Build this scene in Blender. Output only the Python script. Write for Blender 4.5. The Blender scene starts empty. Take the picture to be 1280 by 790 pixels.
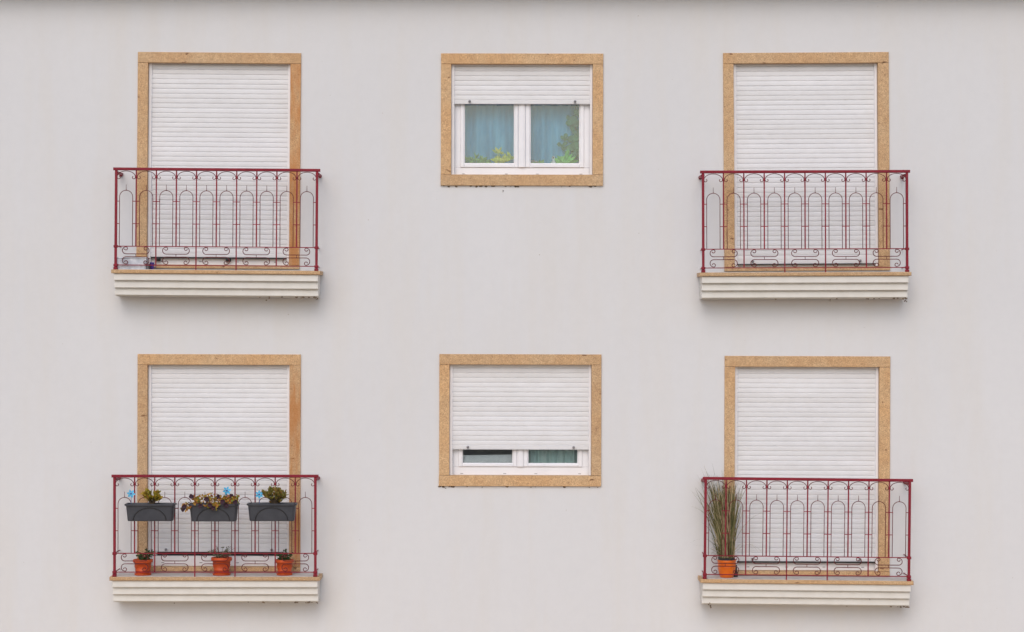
import bpy, math, random
from mathutils import Vector, Matrix
random.seed(7)
R = math.radians
sc = bpy.context.scene
col = sc.collection

# ------------------------------------------------------------------ camera, world, sun, exposure
CAM_D, CAM_H = 24.0, 7.0
cam = bpy.data.cameras.new("camera")
cam.sensor_width = 36.0
cam.lens = 86.4
cam.clip_end = 2000
camo = bpy.data.objects.new("camera", cam)
camo.location = (0, -CAM_D, CAM_H)
camo.rotation_euler = (R(90), 0, 0)
col.objects.link(camo)
sc.camera = camo

SUN_EL, SUN_AZ = 40.0, -9.0          # azimuth measured from straight in front of the wall, minus = from the left
world = bpy.data.worlds.new("World")
sc.world = world
world.use_nodes = True
wn = world.node_tree
sky = wn.nodes.new("ShaderNodeTexSky")
sky.sky_type = 'NISHITA'
sky.sun_disc = False
sky.sun_elevation = R(SUN_EL)
sky.sun_rotation = R(180 - SUN_AZ)
sky.air_density = 1.0
sky.dust_density = 2.0
sky.ozone_density = 1.0
bg = wn.nodes["Background"]
bg.inputs[1].default_value = 0.15
wn.links.new(sky.outputs[0], bg.inputs[0])

sl = bpy.data.lights.new("sun", 'SUN')
sl.energy = 0.75
sl.angle = R(50)
sl.color = (1.0, 0.975, 0.95)
so = bpy.data.objects.new("sun", sl)
sd = Vector((math.sin(R(SUN_AZ)) * math.cos(R(SUN_EL)), -math.cos(R(SUN_AZ)) * math.cos(R(SUN_EL)), math.sin(R(SUN_EL))))
so.rotation_euler = sd.to_track_quat('Z', 'Y').to_euler()
so.location = (0, -10, 20)
col.objects.link(so)

sc.view_settings.view_transform = 'Standard'
sc.view_settings.look = 'None'
sc.view_settings.gamma = 1
sc.view_settings.exposure = 0.14
sc.view_settings.use_curve_mapping = False

# ------------------------------------------------------------------ pixels of the photograph -> metres
K = 3072.0
def X(px, y=0.0): return (px - 640.0) * (CAM_D + y) / K
def Z(py, y=0.0): return CAM_H + (395.0 - py) * (CAM_D + y) / K

# ------------------------------------------------------------------ materials
def new_mat(name, rough=0.6, spec=0.4):
    m = bpy.data.materials.new(name)
    m.use_nodes = True
    nt = m.node_tree
    b = nt.nodes["Principled BSDF"]
    b.inputs["Roughness"].default_value = rough
    b.inputs["Specular IOR Level"].default_value = spec
    return m, nt, b
def N(nt, typ, **kw):
    n = nt.nodes.new(typ)
    for k, v in kw.items():
        if k in n.inputs.keys(): n.inputs[k].default_value = v
        else: setattr(n, k, v)
    return n
def ramp(nt, src, stops):
    r = nt.nodes.new("ShaderNodeValToRGB")
    e = r.color_ramp.elements
    while len(e) < len(stops): e.new(0.5)
    for i, (p, c) in enumerate(stops):
        e[i].position = p
        e[i].color = (*c, 1)
    nt.links.new(src, r.inputs[0])
    return r.outputs[0]
def noise(nt, scale, detail=4, rough=0.55, coord=None, stretch=None):
    n = N(nt, "ShaderNodeTexNoise")
    n.inputs["Scale"].default_value = scale
    n.inputs["Detail"].default_value = detail
    n.inputs["Roughness"].default_value = rough
    if coord is not None:
        if stretch:
            mp = N(nt, "ShaderNodeMapping")
            mp.inputs["Scale"].default_value = stretch
            nt.links.new(coord, mp.inputs[0]); coord = mp.outputs[0]
        nt.links.new(coord, n.inputs["Vector"])
    return n.outputs["Fac"]
def mix(nt, fac, a, b, mode='MIX'):
    m = nt.nodes.new("ShaderNodeMix"); m.data_type = 'RGBA'; m.blend_type = mode
    for sock, v in ((0, fac), (6, a), (7, b)):
        if hasattr(v, "is_linked") or hasattr(v, "links"): nt.links.new(v, m.inputs[sock])
        elif isinstance(v, tuple): m.inputs[sock].default_value = (*v, 1)
        else: m.inputs[sock].default_value = v
    return m.outputs[2]
def bump(nt, b, h, strength, dist=0.002):
    n = nt.nodes.new("ShaderNodeBump")
    n.inputs["Strength"].default_value = strength
    n.inputs["Distance"].default_value = dist
    nt.links.new(h, n.inputs["Height"]); nt.links.new(n.outputs[0], b.inputs["Normal"])
def simple(name, a, c2, scale=30, rough=0.6, spec=0.4, bstr=0.0):
    m, nt, b = new_mat(name, rough, spec)
    co = N(nt, "ShaderNodeNewGeometry").outputs["Position"]
    f = noise(nt, scale, 4, 0.6, co)
    nt.links.new(ramp(nt, f, [(0.3, a), (0.7, c2)]), b.inputs["Base Color"])
    if bstr: bump(nt, b, f, bstr)
    return m

M = {}
# painted render of the facade
m, nt, b = new_mat("wall_render", 0.85, 0.25)
pos = N(nt, "ShaderNodeNewGeometry").outputs["Position"]
c = ramp(nt, noise(nt, 0.45, 3, 0.5, pos), [(0.3, (0.655, 0.648, 0.652)), (0.7, (0.678, 0.671, 0.675))])
st = ramp(nt, noise(nt, 1.0, 5, 0.6, pos, (3.2, 1, 0.35)), [(0.45, (0, 0, 0)), (0.8, (1, 1, 1))])
c = mix(nt, st, c, (0.662, 0.640, 0.618))
sp = ramp(nt, noise(nt, 9, 6, 0.7, pos), [(0.35, (0.98, 0.98, 0.98)), (0.6, (1, 1, 1))])
c = mix(nt, 1.0, c, sp, 'MULTIPLY')
spk = ramp(nt, noise(nt, 24, 2, 0.5, pos), [(0.755, (1, 1, 1)), (0.80, (0.72, 0.67, 0.6))])
c = mix(nt, 1.0, c, spk, 'MULTIPLY')
nt.links.new(c, b.inputs["Base Color"])
bump(nt, b, noise(nt, 160, 4, 0.7, pos), 0.35, 0.002)
M['wall'] = m
# tan granite
def granite(name, dk=1.0, stain=False):
    m, nt, b = new_mat(name, 0.6, 0.4)
    pos = N(nt, "ShaderNodeNewGeometry").outputs["Position"]
    big = ramp(nt, noise(nt, 2.6, 3, 0.5, pos), [(0.3, (0.55 * dk, 0.335 * dk, 0.165 * dk)), (0.7, (0.56 * dk, 0.385 * dk, 0.22 * dk))])
    fine = ramp(nt, noise(nt, 135, 4, 0.85, pos), [(0.36, (0.48, 0.44, 0.42)), (0.46, (0.93, 0.91, 0.89)), (0.54, (1.04, 1.03, 1.03)), (0.64, (1.45, 1.55, 1.65))])
    c = mix(nt, 1.0, big, fine, 'MULTIPLY')
    med = ramp(nt, noise(nt, 26, 3, 0.6, pos), [(0.36, (0.90, 0.87, 0.84)), (0.6, (1.03, 1.03, 1.02))])
    c = mix(nt, 1.0, c, med, 'MULTIPLY')
    spot = ramp(nt, noise(nt, 14, 1, 0.4, pos, (1, 1, 1.7)), [(0.745, (1, 1, 1)), (0.78, (0.45, 0.36, 0.3))])
    c = mix(nt, 1.0, c, spot, 'MULTIPLY')
    if stain:      # rust-brown run-off on the jamb, in streaks of its own
        sf = ramp(nt, noise(nt, 3.2, 5, 0.65, pos, (3.0, 1, 0.55)), [(0.40, (0, 0, 0)), (0.60, (0.75, 0.75, 0.75))])
        c = mix(nt, sf, c, (0.46, 0.17, 0.035))
    oi = N(nt, "ShaderNodeObjectInfo").outputs["Random"]
    c = mix(nt, 1.0, c, ramp(nt, oi, [(0, (0.92, 0.92, 0.94)), (1, (1.07, 1.05, 1.02))]), 'MULTIPLY')
    nt.links.new(c, b.inputs["Base Color"])
    bump(nt, b, noise(nt, 85, 3, 0.75, pos), 0.4, 0.0015)
    return m
M['granite'] = granite("tan_granite")
M['granite_stained'] = granite("rust_stained_granite", 0.97, True)
M['granite_top'] = granite("worn_tan_granite", 0.95)
# shutters: white aluminium slats with grime
m, nt, b = new_mat("shutter_white", 0.42, 0.45)
pos = N(nt, "ShaderNodeNewGeometry").outputs["Position"]
c = ramp(nt, noise(nt, 1.6, 3, 0.6, pos, (1, 1, 2.5)), [(0.3, (0.70, 0.692, 0.70)), (0.7, (0.745, 0.738, 0.746))])
c = mix(nt, 1.0, c, ramp(nt, noise(nt, 14, 5, 0.7, pos, (0.6, 1, 1)), [(0.3, (0.95, 0.945, 0.935)), (0.6, (1, 1, 1))]), 'MULTIPLY')
oi = N(nt, "ShaderNodeObjectInfo").outputs["Random"]
c = mix(nt, 1.0, c, ramp(nt, oi, [(0, (0.96, 0.955, 0.95)), (1, (1.02, 1.02, 1.03))]), 'MULTIPLY')
nt.links.new(c, b.inputs["Base Color"])
M['shutter'] = m
M['pvc'] = simple("white_window_plastic", (0.78, 0.765, 0.79), (0.83, 0.82, 0.84), 6, 0.35, 0.5)
M['screed'] = simple("pale_cement_screed", (0.50, 0.47, 0.44), (0.62, 0.59, 0.56), 9, 0.9, 0.1, 0.2)
M['cornice'] = simple("cornice_paint", (0.67, 0.640, 0.590), (0.73, 0.705, 0.660), 7, 0.8, 0.2, 0.2)
# maroon paint on iron
m, nt, b = new_mat("maroon_iron_paint", 0.5, 0.3)
pos = N(nt, "ShaderNodeNewGeometry").outputs["Position"]
c = ramp(nt, noise(nt, 18, 5, 0.7, pos), [(0.3, (0.16, 0.008, 0.018)), (0.7, (0.27, 0.011, 0.028))])
c = mix(nt, ramp(nt, noise(nt, 60, 3, 0.6, pos), [(0.66, (0, 0, 0)), (0.74, (1, 1, 1))]), c, (0.16, 0.07, 0.05))
nt.links.new(c, b.inputs["Base Color"])
M['iron'] = m
M['iron_thin'] = simple("dark_maroon_iron", (0.09, 0.014, 0.016), (0.15, 0.02, 0.022), 22, 0.55, 0.25)
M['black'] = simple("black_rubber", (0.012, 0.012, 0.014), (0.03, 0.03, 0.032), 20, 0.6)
M['dark'] = simple("dark_gap", (0.02, 0.02, 0.022), (0.03, 0.03, 0.03), 8, 0.7)
M['planter'] = simple("grey_planter_plastic", (0.034, 0.036, 0.045), (0.052, 0.054, 0.064), 10, 0.5, 0.45)
M['soil'] = simple("potting_soil", (0.02, 0.014, 0.01), (0.05, 0.035, 0.025), 120, 0.95, 0.1, 0.6)
M['terracotta'] = simple("terracotta_plastic", (0.50, 0.062, 0.010), (0.60, 0.092, 0.016), 14, 0.5, 0.4)
M['orange'] = simple("bright_orange_glazed_pot", (0.76, 0.13, 0.006), (0.85, 0.19, 0.01), 12, 0.28, 0.6)
def leafmat(name, a, b_, c_, rough=0.55):
    m, nt, b = new_mat(name, rough, 0.3)
    pos = N(nt, "ShaderNodeNewGeometry")
    f = noise(nt, 45, 2, 0.5, pos.outputs["Position"])
    ri = pos.outputs["Random Per Island"]
    c = ramp(nt, ri, [(0.0, a), (0.5, b_), (1.0, c_)])
    c = mix(nt, 1.0, c, ramp(nt, f, [(0.3, (0.75, 0.75, 0.75)), (0.7, (1.15, 1.15, 1.15))]), 'MULTIPLY')
    nt.links.new(c, b.inputs["Base Color"])
    return m
M['leaf_olive'] = leafmat("olive_yellow_leaves", (0.10, 0.10, 0.012), (0.38, 0.29, 0.03), (0.30, 0.15, 0.02))
M['leaf_bronze'] = leafmat("bronze_green_leaves", (0.06, 0.075, 0.014), (0.24, 0.20, 0.04), (0.20, 0.07, 0.02))
M['leaf_orange'] = leafmat("orange_olive_leaves", (0.14, 0.17, 0.02), (0.42, 0.22, 0.03), (0.24, 0.05, 0.02))
M['leaf_dark'] = leafmat("dark_green_leaves", (0.018, 0.04, 0.012), (0.035, 0.075, 0.02), (0.07, 0.11, 0.03))
M['leaf_grey'] = leafmat("grey_green_leaves", (0.07, 0.10, 0.04), (0.14, 0.15, 0.08), (0.20, 0.16, 0.13))
M['petal_dark'] = leafmat("dark_purple_petals", (0.010, 0.004, 0.010), (0.03, 0.008, 0.02), (0.05, 0.01, 0.02))
M['petal_pink'] = leafmat("pale_pink_petals", (0.5, 0.25, 0.30), (0.65, 0.45, 0.45), (0.6, 0.5, 0.5))
M['stem'] = simple("brown_stem", (0.05, 0.035, 0.02), (0.09, 0.06, 0.035), 40, 0.8)
M['grass_blade'] = leafmat("tall_grass_blades", (0.03, 0.05, 0.014), (0.17, 0.155, 0.055), (0.60, 0.48, 0.30))
M['blue'] = simple("bright_blue_foil", (0.03, 0.33, 0.62), (0.12, 0.55, 0.80), 60, 0.35, 0.5)
M['blue_dark'] = simple("deep_blue_plastic", (0.008, 0.08, 0.30), (0.012, 0.11, 0.38), 60, 0.35, 0.5)
M['in_leaf'] = leafmat("houseplant_leaves", (0.12, 0.36, 0.16), (0.28, 0.52, 0.18), (0.07, 0.28, 0.18))
M['in_leaf_y'] = leafmat("yellow_green_leaves", (0.60, 0.68, 0.12), (0.82, 0.78, 0.22), (0.45, 0.62, 0.16))
M['in_leaf_d'] = leafmat("deep_green_leaves", (0.06, 0.20, 0.14), (0.09, 0.30, 0.16), (0.05, 0.20, 0.18))
M['in_leaf_b'] = leafmat("bright_green_leaves", (0.14, 0.58, 0.14), (0.34, 0.74, 0.24), (0.12, 0.48, 0.14))
M['white_china'] = simple("white_china", (0.8, 0.78, 0.78), (0.85, 0.83, 0.83), 6, 0.2, 0.5)
M['peach'] = simple("peach_pot", (0.75, 0.38, 0.22), (0.8, 0.45, 0.28), 10, 0.5)
M['purple'] = simple("purple_plastic", (0.06, 0.03, 0.22), (0.09, 0.05, 0.30), 20, 0.4)
M['plastic_clear'] = simple("milky_plastic", (0.44, 0.46, 0.52), (0.78, 0.78, 0.82), 14, 0.3, 0.5)
M['grey_box'] = simple("grey_plastic", (0.16, 0.15, 0.16), (0.26, 0.25, 0.26), 18, 0.5)
M['ground'] = simple("asphalt_ground", (0.26, 0.225, 0.185), (0.34, 0.295, 0.245), 3, 0.9, 0.2, 0.3)
M['pavement'] = simple("pale_stone_pavement", (0.66, 0.46, 0.29), (0.72, 0.52, 0.34), 4, 0.85, 0.2, 0.2)  # warm, bright colour chosen to bounce light up the facade
M['eave'] = simple("eave_render", (0.42, 0.385, 0.37), (0.50, 0.46, 0.44), 5, 0.85, 0.2, 0.2)
M['room'] = simple("room_paint", (0.42, 0.42, 0.42), (0.48, 0.48, 0.48), 3, 0.9, 0.2)
M['sealant'] = simple("weathered_mortar", (0.10, 0.075, 0.055), (0.22, 0.16, 0.11), 60, 0.9, 0.1)
def curtain_mat(name, a, b_):
    m, nt, b = new_mat(name, 0.9, 0.1)
    pos = N(nt, "ShaderNodeNewGeometry").outputs["Position"]
    c = ramp(nt, noise(nt, 5, 3, 0.55, pos, (2.2, 1, 0.5)), [(0.3, a), (0.7, b_)])
    wv = ramp(nt, noise(nt, 260, 2, 0.5, pos), [(0.3, (0.9, 0.9, 0.9)), (0.7, (1.05, 1.05, 1.05))])
    nt.links.new(mix(nt, 1.0, c, wv, 'MULTIPLY'), b.inputs["Base Color"])
    return m
M['curtain_blue'] = curtain_mat("blue_curtain_cloth", (0.075, 0.33, 0.56), (0.20, 0.56, 0.78))
M['curtain_green'] = curtain_mat("grey_green_curtain_cloth", (0.56, 0.68, 0.62), (0.68, 0.74, 0.66))
M['curtain_grey'] = curtain_mat("grey_curtain_cloth", (0.88, 0.79, 0.76), (0.90, 0.82, 0.79))
def glassmat(name, tint, refl):
    m = bpy.data.materials.new(name); m.use_nodes = True
    nt = m.node_tree; nt.nodes.clear()
    o = nt.nodes.new("ShaderNodeOutputMaterial")
    t = nt.nodes.new("ShaderNodeBsdfTransparent"); t.inputs[0].default_value = (*tint, 1)
    g = nt.nodes.new("ShaderNodeBsdfGlossy"); g.inputs["Roughness"].default_value = 0.02
    fr = nt.nodes.new("ShaderNodeFresnel"); fr.inputs[0].default_value = 1.5
    ml = nt.nodes.new("ShaderNodeMath"); ml.operation = 'MULTIPLY'; ml.inputs[1].default_value = refl; ml.use_clamp = True
    mx = nt.nodes.new("ShaderNodeMixShader")
    nt.links.new(fr.outputs[0], ml.inputs[0]); nt.links.new(ml.outputs[0], mx.inputs[0])
    nt.links.new(t.outputs[0], mx.inputs[1]); nt.links.new(g.outputs[0], mx.inputs[2]); nt.links.new(mx.outputs[0], o.inputs[0])
    return m
M['glass'] = glassmat("window_glass", (0.90, 0.96, 0.98), 1.7)

# ------------------------------------------------------------------ mesh helpers
class MB:
    def __init__(s): s.v = []; s.f = []; s.sm = []
    def add(s, vs, fs, smooth=False):
        n = len(s.v); s.v += [tuple(p) for p in vs]
        for f in fs: s.f.append(tuple(i + n for i in f)); s.sm.append(smooth)
    def box(s, x0, x1, y0, y1, z0, z1):
        s.add([(x0, y0, z0), (x1, y0, z0), (x1, y1, z0), (x0, y1, z0), (x0, y0, z1), (x1, y0, z1), (x1, y1, z1), (x0, y1, z1)],
              [(0, 3, 2, 1), (4, 5, 6, 7), (0, 1, 5, 4), (1, 2, 6, 5), (2, 3, 7, 6), (3, 0, 4, 7)])
    def cbox(s, x0, x1, y0, y1, z0, z1, c=0.003):
        """box whose front (y0) edges are chamfered by c"""
        s.add([(x0 + c, y0, z0 + c), (x1 - c, y0, z0 + c), (x1 - c, y0, z1 - c), (x0 + c, y0, z1 - c),
               (x0, y0 + c, z0), (x1, y0 + c, z0), (x1, y0 + c, z1), (x0, y0 + c, z1),
               (x0, y1, z0), (x1, y1, z0), (x1, y1, z1), (x0, y1, z1)],
              [(0, 1, 2, 3), (0, 4, 5, 1), (1, 5, 6, 2), (2, 6, 7, 3), (3, 7, 4, 0),
               (4, 8, 9, 5), (5, 9, 10, 6), (6, 10, 11, 7), (7, 11, 8, 4), (8, 11, 10, 9)])
    def tube(s, pts, r, n=6, r2=None, caps=True):
        pts = [Vector(p) for p in pts]; rings = []
        up = None
        for i, p in enumerate(pts):
            a = pts[max(i - 1, 0)]; b = pts[min(i + 1, len(pts) - 1)]
            d = (b - a)
            if d.length < 1e-9: d = Vector((0, 0, 1))
            d.normalize()
            if up is None:
                up = Vector((0, 1, 0)) if abs(d.y) < 0.9 else Vector((1, 0, 0))
            u = (up - d * up.dot(d)).normalized(); up = u
            w = d.cross(u)
            rr = r if r2 is None else r + (r2 - r) * i / (len(pts) - 1)
            rings.append([p + u * (rr * math.cos(2 * math.pi * k / n)) + w * (rr * math.sin(2 * math.pi * k / n)) for k in range(n)])
        vs = [q for rg in rings for q in rg]; fs = []
        for i in range(len(pts) - 1):
            for k in range(n):
                a = i * n + k; b = i * n + (k + 1) % n
                fs.append((a, b, b + n, a + n))
        if caps:
            fs.append(tuple(range(n))[::-1]); fs.append(tuple((len(pts) - 1) * n + k for k in range(n)))
        s.add(vs, fs, n > 5)
    def lathe(s, prof, cx=0, cy=0, n=28, smooth=True):
        vs = []; fs = []
        for (r, z) in prof:
            for k in range(n):
                a = 2 * math.pi * k / n
                vs.append((cx + r * math.cos(a), cy + r * math.sin(a), z))
        for i in range(len(prof) - 1):
            for k in range(n):
                a = i * n + k; b = i * n + (k + 1) % n
                fs.append((a, b, b + n, a + n))
        s.add(vs, fs, smooth)
    def blob(s, c, rx, ry, rz, n=8, m_=5, jit=0.0):
        vs = []; fs = []
        for i in range(m_ + 1):
            t = math.pi * i / m_
            for k in range(n):
                a = 2 * math.pi * k / n; j = 1 + random.uniform(-jit, jit)
                vs.append((c[0] + rx * j * math.sin(t) * math.cos(a), c[1] + ry * j * math.sin(t) * math.sin(a), c[2] + rz * j * math.cos(t)))
        for i in range(m_):
            for k in range(n):
                a = i * n + k; b = i * n + (k + 1) % n
                fs.append((a, a + n, b + n, b))
        s.add(vs, fs, True)
    def leaf(s, p, d, length, width, nrm=None, curl=0.25):
        p = Vector(p); d = Vector(d).normalized()
        nrm = Vector(nrm) if nrm is not None else Vector((random.uniform(-1, 1), random.uniform(-1, 0.2), random.uniform(0, 1)))
        w = d.cross(nrm)
        if w.length < 1e-4: w = d.cross(Vector((1, 0.3, 0.2)))
        w.normalize(); up = w.cross(d)
        q1 = p + d * length * 0.35; q2 = p + d * length * 0.72 + up * (curl * length * -0.12); e = p + d * length - up * (curl * length * 0.35)
        s.add([p, q1 + w * width * .5 + up * width * .12, q1 - w * width * .5 + up * width * .12, q1 - up * width * .05,
               q2 + w * width * .42, q2 - w * width * .42, e],
              [(0, 3, 1), (0, 2, 3), (3, 4, 1), (2, 5, 3), (3, 5, 6), (3, 6, 4)])
    def mesh(s, name, mat):
        me = bpy.data.meshes.new(name)
        me.from_pydata(s.v, [], s.f)
        me.polygons.foreach_set("use_smooth", s.sm)
        me.materials.append(M[mat] if isinstance(mat, str) else mat)
        me.update()
        return me
def obj(name, me, parent=None, loc=None, mat=None, rot=None):
    if isinstance(me, MB): me = me.mesh(name, mat)
    o = bpy.data.objects.new(name, me); col.objects.link(o)
    if parent is not None: o.parent = parent
    if loc is not None: o.location = loc
    if rot is not None: o.rotation_euler = rot
    return o
def thing(name, label, cat, loc, tilt=0.0, group=None, kind='thing'):
    o = bpy.data.objects.new(name, None); col.objects.link(o)
    o.empty_display_size = 0.1
    o.location = loc; o.rotation_euler = (0, R(tilt), 0)
    o['label'] = label; o['category'] = cat
    if group: o['group'] = group
    if kind: o['kind'] = kind
    return o
def struct(name, mb, mat, label=None, parent=None):
    o = obj(name, mb, parent, mat=mat)
    if parent is None:
        o['kind'] = 'structure'
        if label: o['label'] = label
    return o

# ------------------------------------------------------------------ openings, measured in the photograph
# outer left, right, top, bottom | inner left, right, top | threshold top | shutter bottom | tilt
DOORS = [
    dict(o=(170.2, 374.2, 65.6, 335.6), i=(183.0, 361.0, 78.8), th=331.2, sb=321.6, tilt=0.45, raised=False, seal=0.014,
         label="shuttered balcony door behind the railing with a milky plastic box at its foot", pegs=False),
    dict(o=(905.6, 1112.6, 65.6, 338.4), i=(918.6, 1099.0, 78.8), th=333.6, sb=329.6, tilt=-0.35, raised=False, seal=0.010,
         label="shuttered balcony door behind the empty balcony without pots or boxes", pegs=True),
    dict(o=(171.2, 375.2, 442.8, 714.0), i=(183.6, 361.2, 456.0), th=709.0, sb=689.8, tilt=0.15, raised=True, seal=0,
         label="shuttered balcony door behind the balcony hung with grey planters", pegs=True),
    dict(o=(905.0, 1112.0, 445.2, 719.2), i=(918.0, 1098.6, 458.6), th=714.4, sb=701.6, tilt=0.2, raised=False, seal=0.015,
         label="shuttered balcony door behind the pot of tall grass", pegs=True),
]
WINDOWS = [
    dict(o=(551.0, 753.8, 66.8, 232.0), i=(563.7, 740.8, 79.8, 218.2), sb=130.2, tilt=0.1,
         label="window with half raised shutter and houseplants before a blue curtain",
         glassl=(580.0, 643.2), glassr=(662.3, 724.8), gb=204.9, sashl=(575.2, 648.0), sashr=(656.8, 730.0), sash_b=210.2, mull=(648, 656.5)),
    dict(o=(548.8, 751.4, 442.8, 607.8), i=(561.5, 739.1, 455.8, 594.6), sb=562.0, tilt=0.15,
         label="window with white shutter lowered nearly to its sill, narrow strip of glass below",
         glassl=(577.6, 641.2), glassr=(659.5, 722.6), gb=579.8, sashl=(572.8, 646.2), sashr=(654.4, 727.8), sash_b=584.2, mull=(646.4, 654.2)),
]
YF = -0.02      # front of the stone surrounds
def XO(px): return X(px, YF)
def ZO(py): return Z(py, YF)

# ------------------------------------------------------------------ facade wall with real openings
holes = []
for d in DOORS:
    holes.append((XO(d['i'][0]) - 0.045, XO(d['i'][1]) + 0.045, ZO(d['o'][3]) + 0.012, ZO(d['i'][2]) + 0.045))
for w in WINDOWS:
    holes.append((XO(w['i'][0]) - 0.045, XO(w['i'][1]) + 0.045, ZO(w['i'][3]) - 0.045, ZO(w['i'][2]) + 0.045))
EAVE_Z = Z(-15)
GZ = 0.0
xs = sorted({-9.0, 9.0} | {h[0] for h in holes} | {h[1] for h in holes})
zs = sorted({GZ, EAVE_Z + 0.3} | {h[2] for h in holes} | {h[3] for h in holes})
def inhole(x, z): return any(h[0] < x < h[1] and h[2] < z < h[3] for h in holes)
wb = MB()
TH = 0.26
for i in range(len(xs) - 1):
    for j in range(len(zs) - 1):
        x0, x1, z0, z1 = xs[i], xs[i + 1], zs[j], zs[j + 1]
        if inhole((x0 + x1) / 2, (z0 + z1) / 2): continue
        wb.add([(x0, 0, z0), (x1, 0, z0), (x1, 0, z1), (x0, 0, z1)], [(0, 1, 2, 3)])
        wb.add([(x0, TH, z0), (x1, TH, z0), (x1, TH, z1), (x0, TH, z1)], [(3, 2, 1, 0)])
for (x0, x1, z0, z1) in holes:
    wb.add([(x0, 0, z0), (x1, 0, z0), (x1, 0, z1), (x0, 0, z1), (x0, TH, z0), (x1, TH, z0), (x1, TH, z1), (x0, TH, z1)],
           [(0, 4, 5, 1), (1, 5, 6, 2), (2, 6, 7, 3), (3, 7, 4, 0)])
zt = EAVE_Z + 0.3
wb.add([(-9, 0, 0), (-9, TH, 0), (-9, TH, zt), (-9, 0, zt)], [(0, 3, 2, 1)])
wb.add([(9, 0, 0), (9, TH, 0), (9, TH, zt), (9, 0, zt)], [(0, 1, 2, 3)])
struct('wall', wb, 'wall', "pale rendered facade wall of the apartment building")

# eave of the roof just above the picture's upper edge
e = MB()
e.box(-9.3, 9.3, -0.27, -0.001, EAVE_Z, EAVE_Z + 0.10)
e.box(-9.3, 9.3, -0.34, -0.001, EAVE_Z + 0.101, EAVE_Z + 0.20)
e.box(-9.3, 9.3, -0.37, 4.0, EAVE_Z + 0.301, EAVE_Z + 0.36)
struct('roof_eave', e, 'eave', "rendered roof eave along the top of the wall")
g = MB(); g.add([(-600, -600, 0), (600, -600, 0), (600, 600, 0), (-600, 600, 0)], [(0, 1, 2, 3)])
struct('ground', g, 'ground', "asphalt ground in front of the building")
g = MB(); g.box(-60, 60, -7.0, -0.002, -0.05, 0.12)  # out of view; widened to throw warm bounce light on the wall
struct('pavement', g, 'pavement', "pale stone pavement along the wall")

# ------------------------------------------------------------------ shutters
PITCH = 0.0474
def slat_mesh(w):
    """one slat, hung from its top at z=0: softly bowed face and a recessed joint below"""
    prof = [(0.012, 0.0), (0.004, -0.001), (0.0006, -0.004), (-0.0004, -0.012), (-0.0008, -0.022), (-0.0006, -0.032),
            (-0.0003, -0.0410), (0.0008, -0.0432), (0.0028, -0.0440), (0.0028, -PITCH), (0.014, -PITCH), (0.016, 0.0)]
    m = MB(); n = len(prof); h = w / 2
    vs = [(-h, y, z) for (y, z) in prof] + [(h, y, z) for (y, z) in prof]
    fs = [(k, (k + 1) % n, (k + 1) % n + n, k + n) for k in range(n)]
    m.add(vs, fs, False); m.add(vs[:n], [tuple(range(n))[::-1]]); m.add(vs[n:], [tuple(range(n))])
    return m.mesh("slat", 'shutter')
def roller_shutter(root, xl, xr, ztop, zbot, y, pegs=True, bar=0.042):
    """part roller_shutter (its end bar) with one sub-part per slat"""
    w = xr - xl; cx = (xl + xr) / 2
    m = MB()
    m.cbox(xl, xr, y - 0.003, y + 0.012, zbot + 0.004, zbot + bar, 0.003)
    m.cbox(xl, xr, y - 0.006, y + 0.014, zbot, zbot + 0.0038, 0.001)
    sh = obj('roller_shutter', m, root, mat='shutter')
    me = slat_mesh(w)
    z = zbot + bar + PITCH
    while z < ztop + PITCH + 0.03:
        obj('slat', me, sh, (cx, y + random.uniform(-0.0006, 0.0006), z), rot=(0, random.uniform(-0.0001, 0.0001), 0))
        z += PITCH
    if pegs:
        pm = MB(); pm.tube([(0, 0.0, 0), (0, -0.028, 0)], 0.009, 8); pm.tube([(0, -0.026, 0.0), (0, -0.034, 0)], 0.013, 8)
        pme = pm.mesh('stop_peg', 'grey_box')
        for px in (xl + w * 0.115, xr - w * 0.115):
            obj('stop_peg', pme, sh, (px, y - 0.002, zbot + 0.024))
    return sh
def stone_surround(root, ol, orr, ot, ob, il, ir, it, ib, yb=0.085, right='granite'):
    g_ = 0.0022
    obj('stone_lintel', mbc(ol, orr, YF, yb, it, ot), root, mat='granite')
    obj('stone_jamb', mbc(ol, il, YF + 0.0006, yb, ib + g_, it - g_), root, mat='granite')
    obj('stone_jamb', mbc(ir, orr, YF + 0.0004, yb, ib + g_, it - g_), root, mat=right)
def mbc(*a):
    m = MB(); m.cbox(*a, 0.0025); return m

def crumbs(root, x0, x1, z, n, bigx=None, y=-0.003, extra=()):
    m = MB()
    for k in range(n):
        x = random.uniform(x0, x1) if bigx is None or random.random() < 0.5 else min(x1, max(x0, random.gauss(bigx, 0.05)))
        s_ = random.uniform(0.003, 0.009)
        m.blob((x, y, z - random.uniform(0.0, 0.008)), s_ * 1.6, 0.004, s_ * .8, 6, 4, 0.35)
    for (ex, ez, es) in extra:
        for q in range(4): m.blob((ex + random.gauss(0, es), y, ez + random.gauss(0, es)), es * random.uniform(.4, .9), .003, es * random.uniform(.4, .8), 6, 4, .35)
    o = obj('mortar_crumbs', m, root, mat='sealant'); o['kind'] = 'stuff'

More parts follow.
